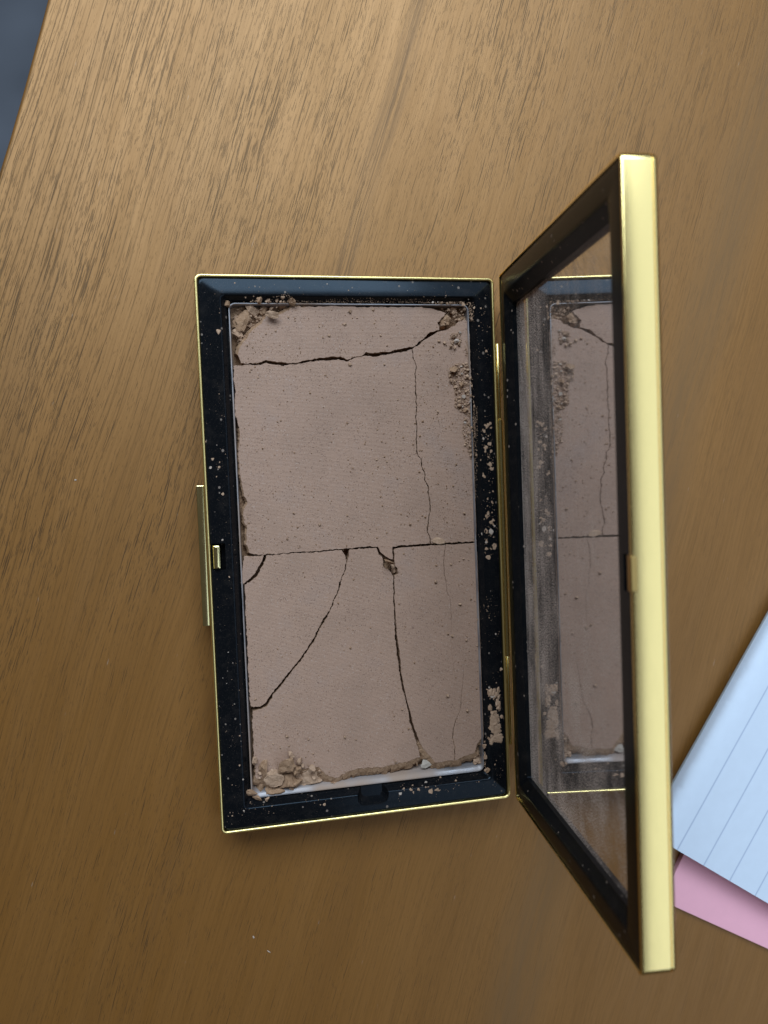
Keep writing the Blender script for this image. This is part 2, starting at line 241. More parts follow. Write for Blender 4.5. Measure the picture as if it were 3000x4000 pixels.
def black_material(name, dusty=1.0, rough=0.16):
    t = NT(name)
    dust = specks(t, 900, 0.30, 3.0)
    veil = t.noise(t.pos((330, 330, 330)), 1, 4, .65)
    veil = t.math('MULTIPLY', t.ramp(veil, [(0.52, 0.0), (0.90, 0.05)]), dusty)
    grit = t.noise(t.pos((5200, 5200, 5200)), 1, 1, .5)
    grit = t.math('MULTIPLY', t.ramp(grit, [(0.62, 0.0), (0.78, 0.11)]), dusty)
    f = t.math('MAXIMUM', t.math('MULTIPLY', dust, 0.55 * dusty), t.math('MAXIMUM', veil, grit))
    t.l(t.mix(f, (0.0045, 0.0050, 0.0062), (0.34, 0.26, 0.21)), t.b.inputs['Base Color'])
    t.l(t.math('ADD', t.math('MULTIPLY', f, 0.6), rough), t.b.inputs['Roughness'])
    set_b(t, spec=0.16)
    t.b.inputs['Specular Tint'].default_value = (0.62, 0.80, 1.0, 1)  # blue of the skylight put into the tint of the reflections
    return t.m

def powder_top():
    t = NT("pressed_powder")
    big = t.noise(t.pos((90, 90, 90)), 1, 3, .6)
    col = t.ramp(big, [(0.3, (0.345, 0.213, 0.152)), (0.55, (0.385, 0.237, 0.169)), (0.75, (0.352, 0.228, 0.174))])
    spk = t.noise(t.pos((3800, 3800, 3800)), 1, 1, .5)
    col = t.mix(t.math('MULTIPLY', t.ramp(spk, [(0.61, 0.0), (0.70, 0.85)]), t.ramp(t.noise(t.pos((120, 120, 120), loc=(3, 1, 0)), 1, 2, .5), [(0.35, 0.45), (0.6, 1.0)])), col, (0.150, 0.085, 0.058))
    col = t.mix(t.ramp(t.noise(t.pos((3000, 3000, 3000), loc=(5, 5, 5)), 1, 1, .5), [(0.64, 0.0), (0.74, 0.35)]), col, (0.52, 0.42, 0.37))
    t.l(col, t.b.inputs['Base Color'])
    set_b(t, rough=0.62, spec=0.35)
    w = t.n('ShaderNodeTexWave', Scale=1.0, Distortion=0.5, Detail=1.0)
    w.bands_direction = 'Y'
    w.inputs['Detail Scale'].default_value = 2.0
    t.l(t.pos((300, 1020, 300), (0, 0, -0.012)), w.inputs['Vector'])
    h = t.math('ADD', t.math('MULTIPLY', w.outputs[1], 0.45), t.math('MULTIPLY', t.noise(t.pos((2600, 2600, 2600)), 1, 3, .6), 0.9))
    soft = t.noise(t.pos((260, 260, 260)), 1, 3, .5)
    h = t.math('ADD', h, t.math('MULTIPLY', soft, 1.2))
    t.l(t.bump(h, 0.55, 0.00012), t.b.inputs['Normal'])
    return t.m

def powder_raw(name, a, b, c):
    t = NT(name)
    n = t.noise(t.pos((1400, 1400, 1400)), 1, 4, .65)
    t.l(t.ramp(n, [(0.3, a), (0.55, b), (0.75, c)]), t.b.inputs['Base Color'])
    set_b(t, rough=0.9, spec=0.15)
    t.l(t.bump(t.noise(t.pos((2400, 2400, 2400)), 1, 4, .7), 0.8, 0.00025), t.b.inputs['Normal'])
    return t.m

def mirror_material(o, U, N):
    """silvered glass with powder smeared over the part nearest the hinge"""
    t = NT("dusty_mirror")
    set_b(t, metal=1.0, color=(0.80, 0.80, 0.82), rough=0.035)
    g = t.n('ShaderNodeNewGeometry')
    rel = t.n('ShaderNodeVectorMath', operation='SUBTRACT'); t.l(g.outputs['Position'], rel.inputs[0]); rel.inputs[1].default_value = o
    def dot(v):
        d = t.n('ShaderNodeVectorMath', operation='DOT_PRODUCT'); t.l(rel.outputs[0], d.inputs[0]); d.inputs[1].default_value = v
        return d.outputs['Value']
    u = t.math('MULTIPLY', dot(U), 1000); y = t.math('MULTIPLY', dot(Vector((0, 1, 0))), 1000)
    def vec(su, sy, z=0):
        c = t.n('ShaderNodeCombineXYZ')
        t.l(t.math('MULTIPLY', u, su), c.inputs[0]); t.l(t.math('MULTIPLY', y, sy), c.inputs[1]); c.inputs[2].default_value = z
        return c.outputs[0]
    # streaks run along the hinge
    streak = t.noise(vec(0.45, 0.035, 1), 1, 4, .65)
    grain = t.noise(vec(5.0, 3.0, 2), 1, 3, .75)
    patch = t.noise(vec(0.12, 0.07, 5), 1, 3, .6)
    near = t.ramp(t.math('DIVIDE', u, 65.0), [(0.07, 0.95), (0.28, 0.80), (0.46, 0.36), (1.0, 0.27)])
    low = t.ramp(t.math('DIVIDE', y, 126.0), [(0.05, 0.85), (0.20, 0.66), (0.45, 0.34), (0.75, 0.20), (0.95, 0.26)])
    cover = t.math('MAXIMUM', near, low)
    m = t.math('MAXIMUM', t.math('MULTIPLY', near, t.ramp(streak, [(0.34, 0.50), (0.66, 1.15)])), t.math('MULTIPLY', low, t.ramp(t.noise(vec(.10, .09, 9), 1, 4, .6), [(0.32, 0.35), (0.66, 1.2)])))
    m = t.math('MULTIPLY', m, t.ramp(patch, [(0.35, 0.45), (0.65, 1.2)]))
    m = t.math('MULTIPLY', m, t.ramp(grain, [(0.45, 0.22), (0.62, 1.75)]))
    # the clean powder bar wiped across at mid height
    bar = t.math('MULTIPLY', t.ramp(t.math('ABSOLUTE', t.math('SUBTRACT', y, 64.0)), [(0.0, 0.55), (1.0, 0.0)]), 0.0)
    sp = t.math('MULTIPLY', specks(t, 1300, 0.42), 0.5)
    m = t.math('MAXIMUM', m, t.math('MULTIPLY', sp, cover), clamp=True)
    d = t.n('ShaderNodeBsdfDiffuse'); d.inputs[0].default_value = (0.80, 0.66, 0.58, 1)
    mx = t.n('ShaderNodeMixShader'); t.l(m, mx.inputs[0]); t.l(t.b.outputs[0], mx.inputs[1]); t.l(d.outputs[0], mx.inputs[2])
    t.l(mx.outputs[0], t.out.inputs[0])
    return t.m

def plain(name, color, rough, metal=0.0, nscale=900, namp=0.12, bump=0.1, spec=0.5):
    t = NT(name)
    n = t.noise(t.pos((nscale,) * 3), 1, 3, .6)
    t.l(t.mix(t.ramp(n, [(0.3, 0.0), (0.7, 1.0)]), tuple(c * (1 - namp) for c in color), tuple(min(1, c * (1 + namp)) for c in color)), t.b.inputs['Base Color'])
    set_b(t, rough=rough, metal=metal, spec=spec)
    if bump: t.l(t.bump(n, bump, 0.0001), t.b.inputs['Normal'])
    return t.m

def tin_material():
    """bare tin, filmed over with powder in patches"""
    t = NT("bare_tin")
    f = t.noise(t.pos((75, 75, 75)), 1, 2, .5)
    g = t.noise(t.pos((2200, 2200, 2200)), 1, 2, .6)
    m = t.math('ADD', t.ramp(f, [(0.38, 0.12), (0.64, 0.80)]), t.ramp(g, [(0.64, 0.0), (0.74, 0.12)]), clamp=True)
    t.l(t.mix(m, (0.40, 0.41, 0.45), (0.33, 0.20, 0.12)), t.b.inputs['Base Color'])
    t.l(t.math('SUBTRACT', 1.0, m, clamp=True), t.b.inputs['Metallic'])
    t.l(t.ramp(m, [(0.0, 0.26), (0.6, 0.7)]), t.b.inputs['Roughness'])
    t.l(t.bump(g, .08, .0001), t.b.inputs['Normal'])
    return t.m

M = {}
M['wood'] = wood_material()
M['gold'] = gold_material("polished_gold", 0.11, (0.92, 0.79, 0.40))
M['gold_rim'] = gold_material("rim_gold", 0.30, (0.98, 0.77, 0.32), 0.15)
M['gold_satin'] = gold_material("satin_gold", 0.19, (0.99, 0.76, 0.32), 0.0)
M['hinge'] = gold_material("dark_hinge_gold", 0.22, (0.58, 0.47, 0.21))  # a darker gold for the hinge knuckles
M['gold_shaded'] = gold_material("shaded_gold", 0.32, (0.42, 0.28, 0.10))  # gold darkened in its colour for the shade of the catch's recess
M['black'] = black_material("black_plastic")
M['black_lid'] = black_material("black_plastic_lid", 1.3, 0.30)
M['slot'] = plain("dark_recess", (0.003, 0.003, 0.004), 0.4)
M['pan'] = tin_material()
M['top'] = powder_top()
M['raw'] = powder_raw("broken_powder", (0.27, 0.155, 0.088), (0.35, 0.210, 0.128), (0.43, 0.275, 0.180))
M['crumb'] = powder_raw("crumb_powder", (0.36, 0.222, 0.142), (0.45, 0.288, 0.192), (0.53, 0.360, 0.255))
M['pale'] = powder_raw("pale_flake", (0.44, 0.34, 0.275), (0.51, 0.40, 0.33), (0.57, 0.46, 0.39))
M['grey'] = plain("bare_grey_grit", (0.42, 0.35, 0.29), 0.85)

# ------------------------------------------------------------------ mesh helpers
def link(name, me, mat=None, parent=None):
    o = bpy.data.objects.new(name, me)
    COL.objects.link(o)
    if mat is not None:
        for m in (mat if isinstance(mat, (list, tuple)) else [mat]): me.materials.append(m)
    if parent is not None: o.parent = parent
    return o

def tag(o, label=None, cat=None, group=None, kind=None):
    for k, v in (('label', label), ('category', cat), ('group', group), ('kind', kind)):
        if v: o[k] = v
    return o

def smooth(me, deg=35):
    for p in me.polygons: p.use_smooth = True
    me.set_sharp_from_angle(angle=math.radians(deg))

def rr(x0, x1, y0, y1, r, n=6):
    """rounded rectangle, anticlockwise, with points along the sides too"""
    r = max(1e-4, min(r, (x1 - x0) / 2.01, (y1 - y0) / 2.01))
    P = []
    for cx, cy, a0 in ((x1 - r, y0 + r, -90), (x1 - r, y1 - r, 0), (x0 + r, y1 - r, 90), (x0 + r, y0 + r, 180)):
        for i in range(n + 1):
            a = math.radians(a0 + 90 * i / n)
            P.append((cx + r * math.cos(a), cy + r * math.sin(a)))
    return P

def loft(name, loops, mat, parent, xf=None, cap0=False, cap1=False, closed=False, deg=35, seg=6):
    """loops: (x0,x1,y0,y1,r,z) in mm"""
    bm = bmesh.new()
    R = []
    for (x0, x1, y0, y1, r, z) in loops:
        ring = []
        for (x, y) in rr(x0, x1, y0, y1, r, seg):
            v = Vector((x, y, z))
            ring.append(bm.verts.new((xf(v) if xf else v + Vector((0, 0, HB))) * MM))
        R.append(ring)
    n = len(R[0])
    for i in range(len(R) if closed else len(R) - 1):
        a, b = R[i], R[(i + 1) % len(R)]
        for j in range(n):
            bm.faces.new((a[j], a[(j + 1) % n], b[(j + 1) % n], b[j]))
    if cap0: bm.faces.new(R[0][::-1])
    if cap1: bm.faces.new(R[-1])
    bmesh.ops.recalc_face_normals(bm, faces=bm.faces)
    me = bpy.data.meshes.new(name)
    bm.to_mesh(me); bm.free()
    smooth(me, deg)
    return link(name, me, mat, parent)

Y0 = -0.8                     # the base's lower end
def inset(i, z, r0=1.5, x0=-.1, x1=W + .05, y0=Y0, y1=L + .15):
    return (x0 + i, x1 - i, y0 + i, y1 - i, max(0.25, r0 - i), z)

def box(name, x0, x1, y0, y1, z0, z1, r, e, mat, parent, xf=None):
    """block with rounded plan corners and a small edge radius e"""
    return loft(name, [(x0 + e, x1 - e, y0 + e, y1 - e, r, z0), (x0, x1, y0, y1, r, z0 + e), (x0, x1, y0, y1, r, z1 - e),
                       (x0 + e * .3, x1 - e * .3, y0 + e * .3, y1 - e * .3, r, z1 - e * .3), (x0 + e, x1 - e, y0 + e, y1 - e, r, z1)],
                mat, parent, xf, True, True, deg=20, seg=4)

def cyl_y(name, cx, cz, r, y0, y1, mat, parent, n=20):
    bm = bmesh.new(); R = []
    for y, rr_ in ((y0, r * .85), (y0 + .12, r), (y1 - .12, r), (y1, r * .85)):
        R.append([bm.verts.new(Vector((cx + rr_ * math.cos(2 * math.pi * i / n), y, cz + HB + rr_ * math.sin(2 * math.pi * i / n))) * MM) for i in range(n)])
    for a, b in zip(R, R[1:]):
        for j in range(n): bm.faces.new((a[j], a[(j + 1) % n], b[(j + 1) % n], b[j]))
    bm.faces.new(R[0]); bm.faces.new(R[-1])
    bmesh.ops.recalc_face_normals(bm, faces=bm.faces)
    me = bpy.data.meshes.new(name); bm.to_mesh(me); bm.free(); smooth(me)
    return link(name, me, mat, parent)

def cut(o, cutters):
    """boolean difference, baked into the mesh; the cutters are removed again"""
    for c in cutters:
        md = o.modifiers.new("cut", 'BOOLEAN'); md.object = c; md.operation = 'DIFFERENCE'; md.solver = 'EXACT'
    dg = bpy.context.evaluated_depsgraph_get(); dg.update()
    me = bpy.data.meshes.new_from_object(o.evaluated_get(dg))
    old = o.data
    o.modifiers.clear(); o.data = me; me.name = o.name
    bpy.data.meshes.remove(old)
    for c in cutters:
        m = c.data; bpy.data.objects.remove(c); bpy.data.meshes.remove(m)
    smooth(me, 35)

# ------------------------------------------------------------------ the setting: floor and table
def poly_slab(name, pts, z0, z1, e, mat, parent=None):
    bm = bmesh.new(); R = []
    n = len(pts)
    def off(d):
        out = []
        for i in range(n):
            p, q, s = Vector(pts[i - 1]), Vector(pts[i]), Vector(pts[(i + 1) % n])
            a = (q - p).normalized(); b = (s - q).normalized()
            t = (a + b).normalized(); nn = Vector((-t.y, t.x))
            k = d / max(0.3, nn.dot(Vector((-a.y, a.x))))
            out.append(q + nn * k)
        return out
    prof = [(e, z0)] + [(e * (1 - math.sin(a)), z0 + e * (1 - math.cos(a))) for a in (0.5, 1.0, 1.5708)] + \
           [(e * (1 - math.cos(a)), z1 - e * (1 - math.sin(a))) for a in (0.0, 0.5, 1.0, 1.5708)]
    for d, z in prof:
        R.append([bm.verts.new(Vector((p.x, p.y, z)) * MM) for p in off(d)])
    for a, b in zip(R, R[1:]):
        for j in range(n): bm.faces.new((a[j], a[(j + 1) % n], b[(j + 1) % n], b[j]))
    bm.faces.new(R[0][::-1]); bm.faces.new(R[-1])
    bmesh.ops.recalc_face_normals(bm, faces=bm.faces)
    me = bpy.data.meshes.new(name); bm.to_mesh(me); bm.free(); smooth(me, 40)
    return link(name, me, mat, parent)

bm = bmesh.new()
bmesh.ops.create_grid(bm, x_segments=2, y_segments=2, size=3.0, matrix=Matrix.Translation((0, 0, -0.74)))
me = bpy.data.meshes.new("floor"); bm.to_mesh(me); bm.free()
tag(link("floor", me, plain("dark_blue_carpet", (0.16, 0.175, 0.21), 0.95, 0, 5, .3, .0, .1)), kind='structure')

edge = [(-40.74 - 0.31 * 480, 150.5 - 480), (-70.5, 55), (-54.3, 107), (-40.9, 150.5), (-38.5, 157.5), (-34.8, 169), (-31.0, 181.5), (-28.9, 188.5), (-13, 240), (45, 430)]
tab = edge[::-1] + [edge[0]]
tab = [edge[i] for i in range(len(edge))]
tab = tab[::-1][:0] + [(820, 330), (45, 430)] + edge[::-1][1:] + [(620, -420)]
table = poly_slab("wooden_table", tab, -28, 0, 1.0, M['wood'])
tag(table, "brown walnut table top with dark grain lines, under the open compact", "table")

# ------------------------------------------------------------------ the compact
root = bpy.data.objects.new("makeup_compact", None)
root.location = (W / 2 * MM, L / 2 * MM, 0)
root.empty_display_size = 0.01
COL.objects.link(root)
tag(root, "open gold and black makeup compact with a mirror lid and cracked brown powder", "makeup compact")
bpy.context.view_layer.update()
def adopt(o, parent=root):
    o.parent = parent
    o.matrix_parent_inverse = parent.matrix_world.inverted()
    return o

shell = adopt(loft("base_shell", [inset(1.2, -9.0), inset(0.35, -8.75), inset(0.0, -8.1), inset(0, -.50), inset(.04, -.26), inset(.13, -.10), inset(.26, -.02), inset(.40, 0), inset(.54, -.02),
      inset(.67, -.10), inset(.76, -.24), inset(.80, -.45), inset(.80, -1.5)], M['gold_rim'], None, cap0=True, deg=50))
PX0, PX1, PY0, PY1 = 7.05, 63.95, 6.2, 120.25     # the pan's opening
def rail(t, z, r):
    return (0.72 + (PX0 - .72) * t, W - .77 + (PX1 - W + .77) * t, Y0 + .82 + (PY0 - Y0 - .82) * t, L - .67 + (PY1 - L + .67) * t, r, z)
prof = [(0, -1.5, 1.3), (0, -.62, 1.3), (.012, -.52, 1.3), (.05, -.40, 1.25), (.09, -.36, 1.2), (.40, -.02, 1.1), (.70, .26, 1.0), (.745, .27, 1.0), (.775, .18, 1.0),
        (.80, -.05, 1.0), (.90, -1.05, 1.2), (.955, -1.45, 1.3), (.975, -1.8, 1.4), (.975, -2.6, 1.4), (.6, -2.6, 1.2)]
tray = loft("inner_tray", [rail(*p) for p in prof], M['black'], None, closed=True)
c1 = loft("cutter", [(33.0, 38.1, 3.4, 8.0, 1.2, -1.9), (32.1, 39.0, 2.1, 8.0, 1.7, -.5), (31.4, 39.7, 1.2, 8.0, 2.0, 1.2)], None, None, cap0=True, cap1=True)
c2 = loft("cutter", [(0.95, 3.95, 60.0, 66.0, .2, -2.2), (0.95, 3.95, 60.0, 66.0, .2, 1.2)], None, None, cap0=True, cap1=True)
cut(tray, [c1, c2])
adopt(tray)
# matt floor of the recesses under the rail
adopt(box("tray_floor", .6, W - .63, Y0 + .63, L - .5, -6.4, -5.3, 1.2, .05, M['slot'], None))
def pn(i, z, r, low): return (PX0 + i, PX1 - i, PY0 + low, PY1 - i, r, z)
pan = adopt(loft("powder_pan", [pn(.55, -5.25, 1.2, .55), pn(.1, -4.9, 1.5, .1), pn(.1, -1.55, 1.5, .1), pn(.16, -1.40, 1.45, .18), pn(.34, -1.40, 1.3, .40), pn(.44, -1.55, 1.2, .52),
      pn(.50, -1.9, 1.2, .92), pn(.54, -2.15, 1.1, 1.18), pn(.58, -2.8, 1.0, 1.5), pn(.62, -4.6, 1.0, 2.1), pn(.9, -4.95, .9, 2.5)], M['pan'], None, cap0=True, cap1=True))
# latch
adopt(box("latch_button", -1.85, -.02, 47.2, 79.2, -6.6, -1.5, .25, .12, M['gold'], None))
adopt(box("latch_hook", 1.25, 2.75, 60.4, 65.6, -2.6, .75, .2, .28, M['gold'], None))
# hinge
adopt(cyl_y("hinge_knuckle", 70.62, -.75, .54, 92.5, 110.6, M['hinge'], None))
adopt(cyl_y("hinge_knuckle", 70.62, -.65, .80, 34.6, 92.3, M['hinge'], None))
adopt(cyl_y("hinge_knuckle", 70.62, -.75, .54, 12.5, 34.4, M['hinge'], None))

# lid: local u (from the hinge), y (along it), z' towards the open side
PHI = math.radians(95.4)
U = Vector((math.cos(PHI), 0, math.sin(PHI))); N = Vector((math.sin(PHI), 0, -math.cos(PHI)))
HO = Vector((W + 1.08, 0, HB + .23))
LH = 70.7
def lidxf(v): return HO + U * v.x + Vector((0, v.y, 0)) - N * v.z
LT = 6.1
LY0, LY1 = -.75, L + .75
def li(i, z, r0=1.3): return (i, LH - i, LY0 + i, LY1 - i, max(.25, r0 - i), z)
lid = adopt(loft("lid_shell", [li(1.2, -LT), li(.6, -LT + .10), li(.28, -LT + .30), li(.06, -LT + .62), li(.04, -LT + 1.0), li(.25, -LT + 1.04), li(.25, -LT + 1.26), li(.0, -LT + 1.32), li(0, -.40), li(.06, -.16), li(.2, -.02), li(.42, 0), li(.55, -.1), li(.55, -1.2)],
     M['gold_satin'], None, lidxf, cap0=True))
def lf(t, z, r): return (.50 + 4.5 * t, LH - .50 - 8.0 * t, LY0 + .50 + 6.2 * t, LY1 - .50 - 7.4 * t, r, z)
frame = loft("mirror_frame", [lf(0, -1.2, 1.2), lf(0, -.42, 1.2), lf(.05, -.3, 1.1), lf(.16, -.26, 1.0), lf(.55, -.26, .9), lf(.62, -.34, .9), lf(.68, -.55, .9), lf(.92, -1.5, .8), lf(1, -1.7, .7), lf(1, -2.95, .7), lf(.3, -2.95, .9)],
     M['black_lid'], None, lidxf, closed=True)
fc = loft("cutter", [(67.2, 68.6, 60.0, 65.9, .2, -1.6), (67.2, 68.6, 60.0, 65.9, .2, 1.0)], None, None, lidxf, cap0=True, cap1=True)
cut(frame, [fc])
adopt(frame, lid)
adopt(box("latch_catch", 69.3, LH + .06, 60.2, 65.9, -1.0, .07, .3, .1, M['gold_shaded'], None, lidxf), lid)
MO = 2.7
mir = adopt(box("mirror", 4.6, LH - 4.6, 5.4, L - 6.4, -MO - .8, -MO, .5, .02, mirror_material(HO * MM, U, N), None, lidxf), lid)
for p in mir.data.polygons: p.use_smooth = False             # a flat glass

# ------------------------------------------------------------------ the broken powder
def jag(p, amp, f=1.1):
    v = Vector((p[0] * f, p[1] * f, 3.3))
    a = noise.noise_vector(v) * amp + noise.noise_vector(v * 3.1 + Vector((7, 1, 2))) * amp * .55
    return (p[0] + a.x, p[1] + a.y)

def resample(poly, step):
    out = []
    n = len(poly)
    for i in range(n):
        a, b = poly[i], poly[(i + 1) % n]
        d = math.hypot(b[0] - a[0], b[1] - a[1])
        k = max(1, int(d / step))
        for j in range(k):
            out.append((a[0] + (b[0] - a[0]) * j / k, a[1] + (b[1] - a[1]) * j / k))
    return out

def piece(name, poly, ztop, zbot, label, flare=None, amp=.20, tilt=(0, 0), group=None, own=.10, grow=0.0):
    pts = poly[::-1]                                        # anticlockwise
    pts = [jag(p, amp) for p in resample(pts, .30)]
    sd = poly[0][0] * 3.1                                    # this piece's own chipping
    pts = [(p[0] + own * noise.noise(Vector((p[0] * 2.6, p[1] * 2.6, sd))), p[1] + own * noise.noise(Vector((p[0] * 2.6, p[1] * 2.6, sd + 9)))) for p in pts]
    n = len(pts)
    cx = sum(p[0] for p in pts) / n; cy = sum(p[1] for p in pts) / n
    nor = []
    for i in range(n):
        a, b = pts[i - 1], pts[(i + 1) % n]
        tx, ty = b[0] - a[0], b[1] - a[1]
        l = math.hypot(tx, ty) or 1
        nor.append((ty / l, -tx / l))                        # outward
    def z(p, base): return base + (p[0] - cx) * tilt[0] + (p[1] - cy) * tilt[1]
    V, F, mi = [], [], []
    lev = [(-.05, ztop, 0.0), (0.0, ztop - .06, 0.0), (.25, ztop - .45, .45), (.5, ztop - 1.1, .85), (1.0, zbot, 1.1)]
    for k, (s, zz, fl) in enumerate(lev):
        for i, p in enumerate(pts):
            nx, ny = nor[i]
            f = flare(p, (nx, ny)) if flare else 0.0
            o = (s if k < 2 else 0.0) + f * fl + grow
            if k >= 2:
                q = noise.noise(Vector((p[0] * 1.3, p[1] * 1.3, zz * 1.7)))
                o += q * (.10 + .28 * f) - .03
            V.append(((p[0] + nx * o - cx) * MM, (p[1] + ny * o - cy) * MM, (z(p, zz) + HB) * MM if k < 4 else (zz + HB) * MM))
    for k in range(len(lev) - 1):
        for i in range(n):
            j = (i + 1) % n
            F.append(((k + 1) * n + i, (k + 1) * n + j, k * n + j, k * n + i)); mi.append(1 if k else 0)
    co, _, tri, ov, _, _ = delaunay_2d_cdt([Vector((V[i][0], V[i][1])) * 1000 for i in range(n)], [], [list(range(n))], 1, 1e-5)
    idx = []
    for c, src in zip(co, ov):
        if src: idx.append(src[0])
        else:
            idx.append(len(V)); V.append((c.x * MM, c.y * MM, (ztop + HB) * MM))
    for t in tri:
        a, b, c = (idx[x] for x in t)
        if len({a, b, c}) < 3: continue
        A, B, Cc = Vector(V[a]), Vector(V[b]), Vector(V[c])
        if (B - A).cross(Cc - A).z < 0: a, c = c, a
        F.append((a, b, c)); mi.append(0)
    me = bpy.data.meshes.new(name)
    me.from_pydata(V, [], F); me.update()
    for p, m in zip(me.polygons, mi): p.material_index = m
    o = link(name, me, [M['top'], M['raw']])
    o.location = (cx * MM, cy * MM, 0)
    return tag(o, label, "powder piece", group)

def fl_low(p, n):   # the crumbled edge along the lower end of the pan
    if p[1] < 15 and n[1] < -.1: return max(0.0, min(2.4, (p[1] - 7.0) * 1.15)) * min(1, -n[1] * 1.4)
    return 0.0
def fl_corner(p, n):
    if p[0] < 25 and p[1] > 108.5 and n[1] - n[0] > .3 and n[0] < .2: return .9
    return 0.0
def fl_left(p, n):
    return .55 if n[0] < -.5 and p[0] < 13 and 62 < p[1] < 92 else 0.0
ZB = -4.9
TOPZ = -1.8
piece("powder_piece", CAKE['A'], TOPZ + .04, ZB, "long flat strip of pressed powder above the widest crack, with a crumbled left end", fl_corner, tilt=(.001, .010))
piece("powder_piece", CAKE['B'], TOPZ, ZB, "largest slab of pressed powder, filling most of the upper half of the pan", fl_left, tilt=(.0, .0015))
piece("powder_piece", CAKE['C'], TOPZ - .02, ZB, "tall narrow slab of pressed powder beside the hinge, right of a hairline crack", None, own=.05, tilt=(-.004, .001))
piece("powder_piece", CAKE['D'], TOPZ + .12, ZB, "small curved corner chip of pressed powder beside the latch", None, .08, (-.012, .01))
piece("powder_piece", CAKE['E'], TOPZ + .02, ZB, "wedge of pressed powder left of the diagonal crack, below the largest slab", None, tilt=(.005, -.004), own=.13, grow=.06)
piece("powder_piece", CAKE['F'], TOPZ - .03, ZB, "pressed powder slab between the diagonal crack and the long lower crack, ragged at its bottom", fl_low, tilt=(-.002, .003), own=.13, grow=.06)
piece("powder_piece", CAKE['K'], TOPZ + .01, ZB, "pressed powder slab at lower right with broken bottom corners and two hairline cracks", fl_low, .12, tilt=(-.006, -.002), own=.07, grow=.02)
piece("powder_piece", CAKE['G'], TOPZ + .10, ZB, "small triangular chip of pressed powder in the notch below the straight middle crack", None, .05, (.0, .02))

# what is left of the powder on the pan's floor, heaped up in the broken corners
bm = bmesh.new()
NX, NY = 150, 300
x0, x1, y0, y1 = PX0 + .66, PX1 - .66, PY0 + 2.3, PY1 - .66
def bedz(x, y):
    def bl(cx, cy, rx, ry, h): return h * math.exp(-((x - cx) / rx) ** 2 - ((y - cy) / ry) ** 2)
    h = bl(9, 117, 5, 6, .9) + bl(14, 119, 5, 3, 1.0) + bl(62, 119, 4, 4, 1.0) + bl(10, 9, 5, 4, 1.0) + bl(18, 8.5, 8, 2, .8) + bl(62, 9, 2.5, 4, 1.3) + bl(8, 76, 1.2, 14, 1.0)
    q = noise.noise(Vector((x * .9, y * .9, 1))) * .35 + noise.noise(Vector((x * 2.6, y * 2.6, 5))) * .25
    return -4.82 + h + max(-.1, q * (.35 + min(1, h)))
vs = [[bm.verts.new((x * MM, y * MM, (bedz(x, y) + HB) * MM)) for x in [x0 + (x1 - x0) * i / NX for i in range(NX + 1)]] for y in [y0 + (y1 - y0) * j / NY for j in range(NY + 1)]]
for j in range(NY):
    for i in range(NX):
        bm.faces.new((vs[j][i], vs[j][i + 1], vs[j + 1][i + 1], vs[j + 1][i]))
me = bpy.data.meshes.new("powder_residue"); bm.to_mesh(me); bm.free()
tag(link("powder_residue", me, M['raw']), "crumbled brown powder residue on the floor of the pan, seen in its broken corners", "powder residue", kind='stuff')

# ------------------------------------------------------------------ crumbs
def crumb_mesh(seed, mat, sub=2, rough=.42):
    bm = bmesh.new()
    bmesh.ops.create_icosphere(bm, subdivisions=sub, radius=1.0)
    r = random.Random(seed)
    planes = [(Vector((r.gauss(0, 1), r.gauss(0, 1), r.gauss(0, 1))).normalized(), r.uniform(.34, .8)) for _ in range(11)]
    for v in bm.verts:
        p = v.co.copy()
        for n, d in planes:                                  # broken facets
            k = p.dot(n)
            if k > d: p -= n * (k - d)
        p *= 1 + rough * (.30 * noise.noise(p * 1.9 + Vector((seed * 3.7, 0, 0))) + .28 * noise.noise(p * 5.5 + Vector((0, seed * 2.7, 0))))
        v.co = p
    lo = [min(v.co[i] for v in bm.verts) for i in range(3)]; hi = [max(v.co[i] for v in bm.verts) for i in range(3)]
    for v in bm.verts:                                       # unit footprint, standing on z = 0
        v.co = Vector(((v.co.x - lo[0]) / (hi[0] - lo[0]) * 2 - 1, (v.co.y - lo[1]) / (hi[1] - lo[1]) * 2 - 1, (v.co.z - lo[2]) / (hi[2] - lo[2]) * 1.4))
    me = bpy.data.meshes.new("crumb")
    bm.to_mesh(me); bm.free()
    smooth(me, 16)
    me.materials.append(mat)
    return me
CR = [crumb_mesh(i, M['crumb'], 2, .7) for i in range(12)]
CH = [crumb_mesh(40 + i, M['raw'] if i % 3 else M['crumb'], 3, .75) for i in range(12)]
CP = [crumb_mesh(80 + i, M['pale'], 1) for i in range(6)]
CG = [crumb_mesh(95 + i, M['grey'], 2, 1.3) for i in range(2)]

def crumb(name, me, x, y, z, w, h, th, ang, label, group=None, tilt=0.25):
    o = bpy.data.objects.new(name, me)
    o.scale = (w / 2 * MM, h / 2 * MM, th * MM)
    o.rotation_euler = (rng.uniform(-tilt, tilt), rng.uniform(-tilt, tilt), math.radians(ang))
    o.location = (x * MM, y * MM, (z + HB) * MM)
    COL.objects.link(o)
    return tag(o, label, "powder crumb", group)

